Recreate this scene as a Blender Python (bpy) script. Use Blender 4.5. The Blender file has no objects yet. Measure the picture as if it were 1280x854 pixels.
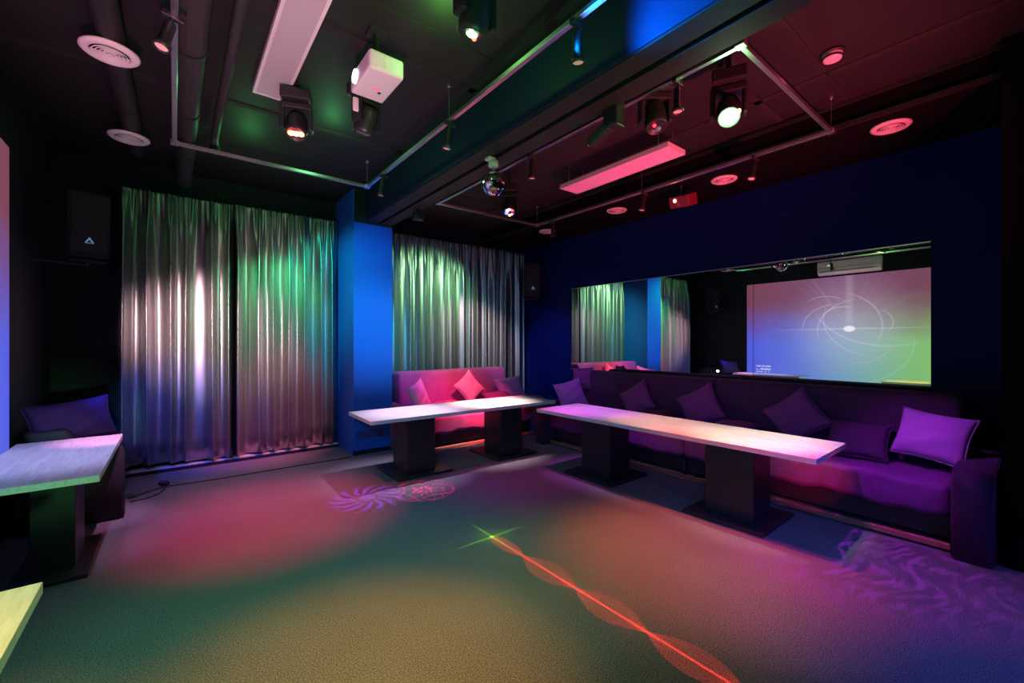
import bpy, bmesh, math, random
from mathutils import Vector, Matrix
random.seed(4)
PI = math.pi
sc = bpy.context.scene
COL = sc.collection
EYE = 1.55                                   # eye height above the floor


# ------------------------------------------------------------------ helpers
def lin(r, g, b):
    f = lambda c: (c/255/12.92) if c/255 <= .04045 else ((c/255+.055)/1.055)**2.4
    return (f(r), f(g), f(b), 1)


def mat(name, col, rough=.6, metal=0.0, spec=.5, bump=0, bscale=80, var=0, vscale=6, emit=None, estr=0, sheen=0, stretch=None, coat=0):
    m = bpy.data.materials.new(name)
    m.use_nodes = True
    nt = m.node_tree
    p = nt.nodes['Principled BSDF']
    p.inputs['Base Color'].default_value = (*col[:3], 1)
    p.inputs['Roughness'].default_value = rough
    p.inputs['Metallic'].default_value = metal
    p.inputs['Specular IOR Level'].default_value = spec
    p.inputs['Sheen Weight'].default_value = sheen
    p.inputs['Coat Weight'].default_value = coat
    if emit:
        p.inputs['Emission Color'].default_value = (*emit[:3], 1)
        p.inputs['Emission Strength'].default_value = estr
        m.cycles.emission_sampling = 'NONE'
    if bump or var:
        tc = nt.nodes.new('ShaderNodeTexCoord')
        mp = nt.nodes.new('ShaderNodeMapping')
        nt.links.new(tc.outputs['Object'], mp.inputs['Vector'])
        if stretch:
            mp.inputs['Scale'].default_value = stretch
    if var:
        n = nt.nodes.new('ShaderNodeTexNoise')
        n.inputs['Scale'].default_value = vscale
        n.inputs['Detail'].default_value = 5
        nt.links.new(mp.outputs[0], n.inputs['Vector'])
        r = nt.nodes.new('ShaderNodeValToRGB')
        r.color_ramp.elements[0].position = .3
        r.color_ramp.elements[1].position = .7
        r.color_ramp.elements[0].color = (*[c*(1-var) for c in col[:3]], 1)
        r.color_ramp.elements[1].color = (*[min(1, c*(1+var)) for c in col[:3]], 1)
        nt.links.new(n.outputs['Fac'], r.inputs['Fac'])
        nt.links.new(r.outputs['Color'], p.inputs['Base Color'])
    if bump:
        n2 = nt.nodes.new('ShaderNodeTexNoise')
        n2.inputs['Scale'].default_value = bscale
        n2.inputs['Detail'].default_value = 3
        nt.links.new(mp.outputs[0], n2.inputs['Vector'])
        b = nt.nodes.new('ShaderNodeBump')
        b.inputs['Strength'].default_value = bump
        b.inputs['Distance'].default_value = .01
        nt.links.new(n2.outputs['Fac'], b.inputs['Height'])
        nt.links.new(b.outputs['Normal'], p.inputs['Normal'])
    return m


def obj(name, bm, m, parent=None, smooth=False, loc=None, mat4=None):
    me = bpy.data.meshes.new(name)
    bmesh.ops.recalc_face_normals(bm, faces=bm.faces)
    bm.to_mesh(me)
    bm.free()
    if smooth:
        for p in me.polygons:
            p.use_smooth = True
    me.materials.append(m)
    o = bpy.data.objects.new(name, me)
    COL.objects.link(o)
    if parent:
        o.parent = parent
    if loc:
        o.location = loc
    if mat4 is not None:
        o.matrix_local = mat4
    return o


def tag(o, label, cat, group=None):
    o['label'] = label
    o['category'] = cat
    if group:
        o['group'] = group
    return o


def thing(name, label, cat, loc=(0, 0, 0), rot=(0, 0, 0), group=None):
    o = bpy.data.objects.new(name, None)
    o.empty_display_size = .1
    COL.objects.link(o)
    o.location = loc
    o.rotation_euler = rot
    return tag(o, label, cat, group)


def copy_tree(o, parent=None):
    c = o.copy()
    COL.objects.link(c)
    if parent:
        c.parent = parent
    for ch in list(o.children):
        copy_tree(ch, c)
    return c


def struct(name, bm, m, label=None, smooth=False):
    o = obj(name, bm, m, None, smooth)
    o['kind'] = 'structure'
    if label:
        o['label'] = label
    return o


def box(bm, x0, x1, y0, y1, z0, z1, bev=0, seg=2):
    r = bmesh.ops.create_cube(bm, size=1)
    vs = r['verts']
    for v in vs:
        v.co = Vector(((x0+x1)/2+v.co.x*(x1-x0), (y0+y1)/2+v.co.y*(y1-y0), (z0+z1)/2+v.co.z*(z1-z0)))
    if bev:
        es = list({e for v in vs for e in v.link_edges})
        bmesh.ops.bevel(bm, geom=es, offset=bev, segments=seg, profile=.5, affect='EDGES')
    return bm


def B(x0, x1, y0, y1, z0, z1, bev=0, seg=2):
    return box(bmesh.new(), x0, x1, y0, y1, z0, z1, bev, seg)


def tube(bm, pts, r, n=10, caps=True):
    pts = [Vector(p) for p in pts]
    rs = r if isinstance(r, (list, tuple)) else [r]*len(pts)
    rings = []
    up = None
    for i, p in enumerate(pts):
        if i == 0:
            d = pts[1]-p
        elif i == len(pts)-1:
            d = p-pts[i-1]
        else:
            d = (pts[i+1]-p).normalized()+(p-pts[i-1]).normalized()
        d.normalize()
        if up is None:
            up = d.orthogonal().normalized()
        else:
            up = (up-d*up.dot(d)).normalized()
        s = d.cross(up)
        rings.append([bm.verts.new(p+(up*math.cos(2*PI*k/n)+s*math.sin(2*PI*k/n))*rs[i]) for k in range(n)])
    for a, b in zip(rings, rings[1:]):
        for k in range(n):
            bm.faces.new((a[k], a[(k+1) % n], b[(k+1) % n], b[k]))
    if caps:
        bm.faces.new(rings[0][::-1])
        bm.faces.new(rings[-1])
    return bm


def lathe(bm, prof, n=32, M=Matrix()):
    """prof: (radius, z) rows, revolved about z and then carried by M"""
    rings = []
    for r, z in prof:
        if r < 1e-6:
            rings.append([bm.verts.new(M @ Vector((0, 0, z)))])
        else:
            rings.append([bm.verts.new(M @ Vector((r*math.cos(2*PI*k/n), r*math.sin(2*PI*k/n), z))) for k in range(n)])
    for a, b in zip(rings, rings[1:]):
        for k in range(n):
            k2 = (k+1) % n
            if len(a) == 1 and len(b) == 1:
                continue
            if len(a) == 1:
                bm.faces.new((a[0], b[k2], b[k]))
            elif len(b) == 1:
                bm.faces.new((a[k], a[k2], b[0]))
            else:
                bm.faces.new((a[k], a[k2], b[k2], b[k]))
    return bm


def prism(bm, prof, x0, x1, axis='x'):
    """a closed outline of (a, z) points pushed along an axis"""
    put = (lambda t, p: (t, p[0], p[1])) if axis == 'x' else (lambda t, p: (p[0], t, p[1]))
    A_ = [bm.verts.new(put(x0, p)) for p in prof]
    B_ = [bm.verts.new(put(x1, p)) for p in prof]
    n = len(prof)
    bm.faces.new(A_)
    bm.faces.new(B_[::-1])
    for k in range(n):
        bm.faces.new((A_[k], B_[k], B_[(k+1) % n], A_[(k+1) % n]))
    return bm


def aim(loc, target):
    d = (Vector(target)-Vector(loc)).normalized()
    return d.to_track_quat('-Z', 'Y').to_euler()


# ---------------------------------------------------------------- materials
M_black = mat('black_paint', (.012, .012, .013), .55)
M_blackgloss = mat('black_plastic', (.015, .015, .017), .35, bump=.1, bscale=300)
M_head = mat('fixture_black', (.018, .019, .022), .4)
M_ceil = mat('ceiling_paint', (.0115, .0115, .011), .62, var=.15, vscale=3)
M_ceilr = mat('ceiling_paint_right', (.058, .056, .052), .55, var=.15, vscale=3)
M_joint = mat('ceiling_joint', (.012, .012, .012), .8)
M_pipe = mat('duct_paint', (.022, .021, .02), .5)
M_blue = mat('blue_wall_paint', (.006, .12, .60), .6, bump=.06, bscale=120)
M_navy = mat('navy_wall_paint', (.001, .009, .10), .75, spec=.15, bump=.06, bscale=120)
M_void = mat('black_felt', (.003, .003, .004), .9, spec=.1)
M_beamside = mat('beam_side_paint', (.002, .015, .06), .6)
M_dark = mat('dark_wall_paint', (.005, .006, .014), .7)
M_white = mat('white_plastic', (.75, .74, .73), .4)
M_cream = mat('cream_plastic', (.86, .80, .78), .45)
M_chrome = mat('chrome_track', (.8, .8, .83), .33, metal=1)
M_glassdark = mat('lamp_glass', (.5, .45, .45), .25)
M_satin = mat('satin_curtain', (.42, .41, .40), .40, metal=1.0, spec=.6, sheen=.05, bump=.05, bscale=150)
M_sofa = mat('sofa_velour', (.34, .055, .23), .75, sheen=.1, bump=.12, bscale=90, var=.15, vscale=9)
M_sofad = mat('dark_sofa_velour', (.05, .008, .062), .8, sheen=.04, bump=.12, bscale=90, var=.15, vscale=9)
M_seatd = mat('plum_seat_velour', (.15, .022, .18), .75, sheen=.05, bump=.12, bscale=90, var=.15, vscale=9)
M_sofab = mat('black_sofa_frame', (.02, .018, .03), .6)
M_cush = mat('lilac_cushion', (.42, .15, .52), .7, sheen=.1, bump=.15, bscale=60)
M_cushd = mat('plum_cushion', (.20, .035, .22), .7, sheen=.08, bump=.15, bscale=60)
M_cushp = mat('pale_cushion', (.66, .42, .58), .7, sheen=.1, bump=.12, bscale=60)
M_wood = mat('rail_wood', (.30, .15, .09), .5, var=.2, vscale=5, stretch=(1, 1, 8))
M_ped = mat('table_base_black', (.022, .024, .03), .38, bump=.05, bscale=30)
M_grille = mat('grille_metal', (.08, .08, .1), .5)
M_cable = mat('cable_rubber', (.02, .015, .015), .5)
M_sill = mat('pale_sill', (.6, .62, .6), .5)


def carpet():
    m = bpy.data.materials.new('carpet')
    m.use_nodes = True
    nt = m.node_tree
    p = nt.nodes['Principled BSDF']
    p.inputs['Roughness'].default_value = .9
    p.inputs['Specular IOR Level'].default_value = .15
    p.inputs['Sheen Weight'].default_value = .15
    tc = nt.nodes.new('ShaderNodeTexCoord')
    n = nt.nodes.new('ShaderNodeTexNoise')
    n.inputs['Scale'].default_value = 150
    n.inputs['Detail'].default_value = 2
    n.inputs['Roughness'].default_value = .8
    nt.links.new(tc.outputs['Object'], n.inputs['Vector'])
    r = nt.nodes.new('ShaderNodeValToRGB')
    r.color_ramp.elements[0].position = .36
    r.color_ramp.elements[1].position = .66
    r.color_ramp.elements[0].color = (.028, .032, .042, 1)
    r.color_ramp.elements[1].color = (.25, .25, .275, 1)
    nt.links.new(n.outputs['Fac'], r.inputs['Fac'])
    n3 = nt.nodes.new('ShaderNodeTexNoise')
    n3.inputs['Scale'].default_value = 2.2
    n3.inputs['Detail'].default_value = 6
    nt.links.new(tc.outputs['Object'], n3.inputs['Vector'])
    mr = nt.nodes.new('ShaderNodeMapRange')
    mr.inputs['To Min'].default_value = .82
    mr.inputs['To Max'].default_value = 1.15
    nt.links.new(n3.outputs['Fac'], mr.inputs['Value'])
    mx = nt.nodes.new('ShaderNodeMix')
    mx.data_type = 'RGBA'
    mx.blend_type = 'MULTIPLY'
    mx.inputs[0].default_value = 1
    nt.links.new(r.outputs['Color'], mx.inputs[6])
    nt.links.new(mr.outputs[0], mx.inputs[7])
    nt.links.new(mx.outputs[2], p.inputs['Base Color'])
    b = nt.nodes.new('ShaderNodeBump')
    b.inputs['Strength'].default_value = .12
    b.inputs['Distance'].default_value = .006
    nt.links.new(n.outputs['Fac'], b.inputs['Height'])
    nt.links.new(b.outputs['Normal'], p.inputs['Normal'])
    return m


def tabletop_mat():
    m = bpy.data.materials.new('bleached_oak_laminate')
    m.use_nodes = True
    nt = m.node_tree
    p = nt.nodes['Principled BSDF']
    p.inputs['Roughness'].default_value = .42
    tc = nt.nodes.new('ShaderNodeTexCoord')
    mp = nt.nodes.new('ShaderNodeMapping')
    mp.inputs['Scale'].default_value = (1.6, 16, 16)
    nt.links.new(tc.outputs['Object'], mp.inputs['Vector'])
    n = nt.nodes.new('ShaderNodeTexNoise')
    n.inputs['Scale'].default_value = 2.4
    n.inputs['Detail'].default_value = 7
    n.inputs['Distortion'].default_value = .8
    nt.links.new(mp.outputs[0], n.inputs['Vector'])
    r = nt.nodes.new('ShaderNodeValToRGB')
    r.color_ramp.elements[0].position = .28
    r.color_ramp.elements[1].position = .62
    r.color_ramp.elements[0].color = (.64, .6, .55, 1)
    r.color_ramp.elements[1].color = (.82, .8, .77, 1)
    nt.links.new(n.outputs['Fac'], r.inputs['Fac'])
    nt.links.new(r.outputs['Color'], p.inputs['Base Color'])
    return m


M_carpet = carpet()
M_top = tabletop_mat()


def mirror_mat():
    m = mat('mirror_silver', (.86, .87, .9), .0, metal=1)
    return m


M_mirror = mirror_mat()


# node-expression helper for the projected image and for the gobo lights
class NX:
    def __init__(s, nt):
        s.nt = nt

    def m(s, op, a, b=None, c=None):
        n = s.nt.nodes.new('ShaderNodeMath')
        n.operation = op
        for i, v in enumerate((a, b, c)):
            if v is None:
                continue
            if isinstance(v, (int, float)):
                n.inputs[i].default_value = v
            else:
                s.nt.links.new(v, n.inputs[i])
        return n.outputs[0]

    def add(s, a, b): return s.m('ADD', a, b)
    def sub(s, a, b): return s.m('SUBTRACT', a, b)
    def mul(s, a, b): return s.m('MULTIPLY', a, b)
    def div(s, a, b): return s.m('DIVIDE', a, b)
    def abs(s, a): return s.m('ABSOLUTE', a)
    def sin(s, a): return s.m('SINE', a)
    def pow(s, a, b): return s.m('POWER', a, b)
    def mx(s, a, b): return s.m('MAXIMUM', a, b)
    def sqrt(s, a): return s.m('SQRT', a)
    def atan2(s, a, b): return s.m('ARCTAN2', a, b)

    def step(s, v, lo, hi, a=0.0, b=1.0):
        n = s.nt.nodes.new('ShaderNodeMapRange')
        n.interpolation_type = 'SMOOTHSTEP'
        n.inputs['From Min'].default_value = lo
        n.inputs['From Max'].default_value = hi
        n.inputs['To Min'].default_value = a
        n.inputs['To Max'].default_value = b
        s.nt.links.new(v, n.inputs['Value'])
        return n.outputs[0]

    def noise(s, x, y, scale, detail=3):
        cx = s.nt.nodes.new('ShaderNodeCombineXYZ')
        for i, v in enumerate((x, y)):
            s.nt.links.new(v, cx.inputs[i])
        n = s.nt.nodes.new('ShaderNodeTexNoise')
        n.inputs['Scale'].default_value = scale
        n.inputs['Detail'].default_value = detail
        s.nt.links.new(cx.outputs[0], n.inputs['Vector'])
        return n.outputs['Fac']

    def ramp(s, fac, stops):
        n = s.nt.nodes.new('ShaderNodeValToRGB')
        el = n.color_ramp.elements
        while len(el) < len(stops):
            el.new(.5)
        for e, (p, c) in zip(el, stops):
            e.position = p
            e.color = c
        s.nt.links.new(fac, n.inputs['Fac'])
        return n.outputs['Color']

    def mix(s, f, a, b, blend='MIX'):
        n = s.nt.nodes.new('ShaderNodeMix')
        n.data_type = 'RGBA'
        n.blend_type = blend
        for i, v in ((0, f), (6, a), (7, b)):
            if isinstance(v, (int, float)):
                n.inputs[i].default_value = v
            elif isinstance(v, tuple):
                n.inputs[i].default_value = v
            else:
                s.nt.links.new(v, n.inputs[i])
        return n.outputs[2]


# ------------------------------------------------------------------ setting
XL, XR, YB, YF, ZC = -1.05, 5.6, 6.68, -1.6, 3.635
struct('floor', B(XL-.2, XR+.2, YF-.2, YB+.2, -.1, 0), M_carpet)
struct('wall_back', B(XL-.2, XR+.2, YB, YB+.15, 0, ZC+.1), M_dark)
struct('wall_left', B(XL-.15, XL, YF, YB, 0, ZC+.1), M_dark)
struct('wall_right', B(XR, XR+.15, YF, YB, 0, ZC+.1), M_navy)
struct('wall_front', B(XL-.2, XR+.2, YF-.15, YF, 0, ZC+.1), M_dark)
struct('ceiling', B(XL-.2, XR+.2, YF-.2, YB+.2, ZC, ZC+.1), M_ceil)
# black return wall at the near end of the right wall
struct('wall_return', B(4.46, XR, .0, .2, 0, ZC), M_void, 'black return wall beside the near end of the long sofas')
# blue pillar between the two curtains
struct('column', B(1.907, 2.455, 5.87, YB, 0, 3.18), M_blue, 'blue painted pillar between the two curtained windows')
bm = B(1.907, 2.06, 5.90, YB, 3.18, ZC)
struct('column_head', bm, M_blue)
bm = B(1.925, 2.455, 5.86, 5.90, 3.18, ZC)
struct('column_trim', bm, M_black)
struct('baseboard_column', B(1.897, 2.465, 5.86, 5.872, 0, .055), M_dark)
# ceiling beam with a dark groove along the middle of its underside
bx0, bx1, bz = 2.08, 2.44, 3.205
bm = bmesh.new()
box(bm, bx0, bx0+.15, YF, 5.86, bz, ZC)
box(bm, bx0+.15, bx0+.2, YF, 5.86, bz+.04, ZC)
box(bm, bx0+.2, bx1, YF, 5.86, bz, ZC)
beam = struct('ceiling_beam', bm, M_ceil, 'dark ceiling beam running from the blue pillar towards the viewer')
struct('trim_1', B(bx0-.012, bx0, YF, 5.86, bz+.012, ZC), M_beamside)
struct('trim_2', B(bx0+.15, bx0+.2, YF, 5.86, bz+.035, bz+.04), M_joint)
# lowered bulkhead along the right wall and above the curtains
bm = bmesh.new()
box(bm, 4.56, XR, .2, YB, 3.42, ZC)
struct('ceiling_bulkhead', bm, M_void)
struct('trim_3', B(4.535, 4.56, .2, YB, 3.405, 3.445), M_ceil)
struct('trim_4', B(4.535, 4.56, .2, YB, ZC-.035, ZC), M_ceil)
# dark seams and strips on the ceiling
k = 5
for (x0, x1, y0, y1) in ((XL, 2.06, 4.38, 4.44), (XL, 2.06, 2.94, 3.0), (2.46, 4.53, 1.54, 1.6), (3.95, 4.01, YF, YB),
                         (XL, 2.06, 2.55, 2.56), (2.46, 4.53, 1.06, 1.07), (2.46, 4.53, 3.6, 3.61), (XL, 2.06, 5.6, 5.61), (2.46, 4.53, 5.2, 5.21),
                         (2.78, 2.83, 1.6, YB), (1.9, 1.96, YF, 5.85)):
    struct('trim_%d' % k, B(x0, x1, y0, y1, ZC-.008, ZC), M_joint)
    k += 1
# low pale plinth under the left window, dark edge in front
struct('trim_%d' % k, B(-.9, 1.9, 6.50, YB, 0, .035), M_dark); k += 1
struct('trim_%d' % k, B(-.9, 1.9, 6.535, YB, .035, .05), M_sill); k += 1
struct('baseboard_left', B(XL, XL+.012, YF, YB, 0, .07), M_black)
struct('baseboard_right', B(XR-.012, XR, .2, YB, 0, .07), M_black)

# pipes under the ceiling
p = obj('ceiling_duct', tube(bmesh.new(), [(.085, YF+.05, 3.5), (.085, 6.2, 3.5), (.085, 6.30, 3.47), (.085, 6.36, 3.44)], .085, 20), M_pipe, smooth=True)
for i, y in enumerate((2.6, 3.5, 4.5, 5.5)):
    obj('clamp_ring', lathe(bmesh.new(), [(.087, -.012), (.094, -.012), (.094, .012), (.087, .012), (.087, -.012)], 24,
                            Matrix.Translation((.085, y, 3.5)) @ Matrix.Rotation(PI/2, 4, 'X')), M_black, p)
tag(p, 'thick dark round duct running along the ceiling beside the left track', 'duct')
p = obj('ceiling_pipe', tube(bmesh.new(), [(.31, YF+.05, 3.56), (.31, 5.0, 3.56), (.31, 5.06, 3.52), (.31, 5.08, 3.44)], .035, 14), M_pipe, smooth=True)
obj('pipe_collar', lathe(bmesh.new(), [(0, -.02), (.045, -.02), (.045, .02), (0, .02)], 20, Matrix.Translation((.31, 5.08, 3.44))), M_black, p)
tag(p, 'thin dark pipe beside the thick duct on the left ceiling', 'pipe')
p = obj('vent_hose', tube(bmesh.new(), [(-.34, YF+.1, 3.53), (-.33, 2.5, 3.53), (-.32, 4.0, 3.52), (-.31, 5.0, 3.53), (-.3, 5.75, 3.5)], .07, 16), M_pipe, smooth=True)
for y in (3.0, 3.9, 4.8):
    obj('clamp_ring', lathe(bmesh.new(), [(.071, -.01), (.078, -.01), (.078, .01), (.071, .01), (.071, -.01)], 24,
                            Matrix.Translation((-.32, y, 3.525)) @ Matrix.Rotation(PI/2, 4, 'X')), M_black, p)
tag(p, 'dark hose linking the two round vents on the left ceiling', 'hose')


# ---------------------------------------------------------------- curtains
def curtain(label, x0, x1, y, ztop, zbot, folds, seed, amp=.05, zend=None):
    rnd = random.Random(seed)
    ph = [rnd.uniform(0, 2*PI) for _ in range(6)]
    nx = int(folds*26)
    rows = [0, .006, .014, .024, .04, .06, .09, .13, .18, .25, .34, .45, .57, .7, .82, .92, 1]
    bm = bmesh.new()
    grid = []
    for i in range(nx+1):
        u = i/nx
        col = []
        for t in rows:
            wob = .30*math.sin(2*PI*u*folds*.31+ph[0])+.22*math.sin(2*PI*u*folds*.53+ph[1])
            th = 2*PI*folds*u+2.2*wob+.25*math.sin(3*t+ph[2])*math.sin(2*PI*u*2+ph[3])
            big = math.sin(th)+.14*math.sin(2*th+ph[4])+.30*math.sin(.5*th+ph[5])
            fine = math.sin(th*2.7+ph[3])*.5+math.sin(th*4.1+ph[1])*.4
            g = min(1, max(0, (t-.02)/.22))
            g = g*g*(3-2*g)
            loc = .55+.45*math.sin(2*PI*u*folds*.21+ph[5])
            d = amp*(.25+.75*g)*big*(.65+.5*loc)*1.3+.02*(1-g)*fine
            if t < .02:
                d *= .5
            xx = x0+(x1-x0)*u+.018*g*math.cos(th)
            zb = zbot+(zend-zbot)*u if zend is not None else zbot
            zz = ztop-(ztop-zb)*t
            if t == 1:
                zz += .012*math.sin(th+1)
            if t == 0:
                zz += .008*math.sin(th*3.3)
            col.append(bm.verts.new((xx, y-d, zz)))
        grid.append(col)
    for a, b in zip(grid, grid[1:]):
        for k in range(len(rows)-1):
            bm.faces.new((a[k], b[k], b[k+1], a[k+1]))
    o = obj('curtain', bm, M_satin, smooth=True)
    so = o.modifiers.new('cloth', 'SOLIDIFY')
    so.thickness = .004
    tag(o, label, 'curtain', 'satin window curtains')
    # gathered heading tape sewn behind the top edge
    hb = bmesh.new()
    prev = None
    for i in range(nx+1):
        v = grid and None
        u = i/nx
        xx = x0+(x1-x0)*u
        yy = y+.012+.006*math.sin(2*PI*u*folds*3.1)
        pair = (hb.verts.new((xx, yy, ztop-.005)), hb.verts.new((xx, yy, ztop-.07)))
        if prev:
            hb.faces.new((prev[0], pair[0], pair[1], prev[1]))
        prev = pair
    obj('heading_tape', hb, M_satin, o, smooth=True)
    return o


curtain('grey satin curtain at the far left, lit white and pink, left of the split', -.50, .605, 6.53, 3.315, .13, 5.6, 3, amp=.052, zend=.06)
curtain('grey satin curtain lit green, just left of the blue pillar', .612, 1.895, 6.53, 3.325, .07, 6.6, 8, amp=.050)
curtain('grey satin curtain lit green, just right of the blue pillar', 2.47, 4.085, 6.53, 3.30, .07, 9.5, 5, amp=.036)
curtain('grey satin curtain lit white and dark blue, in the far right corner', 4.095, 5.5, 6.53, 3.31, .07, 7, 12, amp=.042)
for x0, x1, l in ((-.6, 1.9, 'dark curtain rail above the large left curtains'), (2.46, 5.55, 'dark curtain rail above the curtains right of the pillar')):
    r = obj('curtain_rail', B(x0, x1, 6.575, 6.61, 3.29, 3.325, .004, 1), M_black)
    for x in (x0+.15, (x0+x1)/2, x1-.15):
        obj('bracket', B(x-.015, x+.015, 6.60, YB, 3.295, 3.32), M_black, r)
    tag(r, l, 'curtain rail')


# ------------------------------------------------------------------ tables
def table(label, x0, x1, y0, y1, peds, horiz, ped=(.18, .205), plate=(.34, .34), rot=0):
    cx, cy = (x0+x1)/2, (y0+y1)/2
    t = thing('table', label, 'table', (cx, cy, 0), (0, 0, rot), 'long pedestal tables')
    hx, hy = (x1-x0)/2, (y1-y0)/2
    if horiz:
        top = obj('tabletop', B(-hx, hx, -hy, hy, -.02, .02, .0015, 1), M_top, t, loc=(0, 0, .70))
    else:       # the grain runs with the long side
        top = obj('tabletop', B(-hy, hy, -hx, hx, -.02, .02, .0015, 1), M_top, t,
                  mat4=Matrix.Translation((0, 0, .70)) @ Matrix.Rotation(PI/2, 4, 'Z'))
    for (px, py) in peds:
        px -= cx
        py -= cy
        pd = obj('pedestal', B(px-ped[0], px+ped[0], py-ped[1], py+ped[1], .03, .68, .004, 1), M_ped, t)
        obj('base_plate', B(px-plate[0], px+plate[0], py-plate[1], py+plate[1], .0, .03, .003, 1), M_ped, pd)
    return t


table('long white-topped table in front of the pink sofa under the right curtains', 1.60, 4.20, 4.33, 5.10, [(2.27, 4.76), (3.60, 4.76)], True, rot=math.radians(-1.2))
table('long white-topped table standing before the long dark sofas under the mirror', 3.52, 4.28, 1.02, 3.93, [(3.95, 1.735), (3.95, 3.215)], False, rot=math.radians(.8))
table('white-topped table at the left wall beside the dark purple cushion', -1.0, -.363, 3.66, 5.18, [(-.631, 4.29)], False, ped=(.106, .19), plate=(.185, .37))
table('yellow-lit table corner in the lower left, nearest the viewer', -1.0, -.356, .72, 2.16, [(-.631, 1.45)], False, ped=(.106, .19), plate=(.185, .37))


# ------------------------------------------------------------------- sofas
def arm_profile(d, h, r):
    """side outline of an arm, front at a = -d, rounded over the front top"""
    pts = [(0, 0.06), (0, h)]
    for k in range(9):
        a = PI/2*k/8
        pts.append((-d+r-r*math.sin(a), h-r+r*math.cos(a)))
    pts += [(-d, .06)]
    return pts


def rounded_back(w0, w1, y0, y1, z0, z1, lean):
    bm = B(w0, w1, y0, y1, z0, z1, .06, 4)
    for v in bm.verts:
        t = (v.co.z-z0)/(z1-z0)
        v.co.y += lean*t
        v.co.z += .006*math.sin(v.co.x*9)
    return bm


def seat_mesh(w0, w1, y0, y1, z0, z1, seed):
    """one upholstered pad that hangs over the front edge, with a softly uneven hem"""
    rnd = random.Random(seed)
    a, b = rnd.uniform(0, 6), rnd.uniform(0, 6)
    bm = B(w0, w1, y0, y1, z0, z1, .05, 4)
    bmesh.ops.subdivide_edges(bm, edges=[e for e in bm.edges if abs(e.verts[0].co.x-e.verts[1].co.x) > .5], cuts=40, use_grid_fill=True)
    for v in bm.verts:
        x = v.co.x
        if v.co.z > (z0+z1)/2:
            v.co.z += .010*math.sin(x*7+a)+.006*math.sin(x*17+b)
        elif v.co.y < y0+.06:
            v.co.z += .012*math.sin(x*9+b)+.008*math.sin(x*23+a)
        if v.co.y < y0+.06:
            v.co.y += .006*math.sin(x*13+a)
    return bm


def sofa(label, loc, rotz, w, arms, m, d=1.02, hb=1.09, seat_h=.5, arm_w=.22, arm_h=.63, group=None):
    """origin: floor, middle of the back; faces local -y"""
    t = thing('sofa', label, 'sofa', loc, (0, 0, rotz), group)
    hw = w/2
    l = -hw+(arm_w if 'l' in arms else 0)
    r = hw-(arm_w if 'r' in arms else 0)
    e = .004
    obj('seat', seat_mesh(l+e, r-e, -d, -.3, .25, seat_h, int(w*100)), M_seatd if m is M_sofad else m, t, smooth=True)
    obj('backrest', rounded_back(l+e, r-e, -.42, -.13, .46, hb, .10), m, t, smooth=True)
    fr = obj('frame', B(l+e, r-e, -d+.10, -.06, .08, .249, .01, 1), M_sofab, t)
    obj('base_rail', B(l+e, r-e, -d+.02, -d+.06, .02, .065, .004, 1), M_wood, fr)
    for x in (l+.08, r-.08):
        obj('foot', lathe(bmesh.new(), [(0, 0), (.03, 0), (.035, .08), (0, .08)], 14, Matrix.Translation((x, -.15, 0))), M_black, fr)
        obj('foot', lathe(bmesh.new(), [(0, 0), (.03, 0), (.035, .08), (0, .08)], 14, Matrix.Translation((x, -d+.18, 0))), M_black, fr)
    for s in arms:
        x0, x1 = ((-hw, -hw+arm_w) if s == 'l' else (hw-arm_w, hw))
        bm = bmesh.new()
        prof = arm_profile(d+.03, arm_h, .13)
        prof = [(a-.05, z if z > .07 else 0.0) for a, z in prof]
        prism(bm, prof, x0+e, x1-e)
        es = [ed for ed in bm.edges if abs(ed.verts[0].co.x-ed.verts[1].co.x) < 1e-5]
        bmesh.ops.bevel(bm, geom=es, offset=.018, segments=3, affect='EDGES')
        obj('armrest', bm, m, t, smooth=True)
    return t


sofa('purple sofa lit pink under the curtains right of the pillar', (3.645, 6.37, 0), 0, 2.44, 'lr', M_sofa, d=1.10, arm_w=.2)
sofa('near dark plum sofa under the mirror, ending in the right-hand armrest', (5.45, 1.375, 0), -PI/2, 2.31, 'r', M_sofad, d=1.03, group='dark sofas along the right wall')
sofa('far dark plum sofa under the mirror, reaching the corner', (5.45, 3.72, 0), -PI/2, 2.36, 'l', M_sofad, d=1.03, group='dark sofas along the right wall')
sofa('small dark sofa in the left corner behind the white table', (-1.03, 5.66, 0), PI/2, 1.26, 'l', M_sofab, d=.60, hb=.80, seat_h=.48, arm_w=.2, arm_h=.668)


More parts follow.
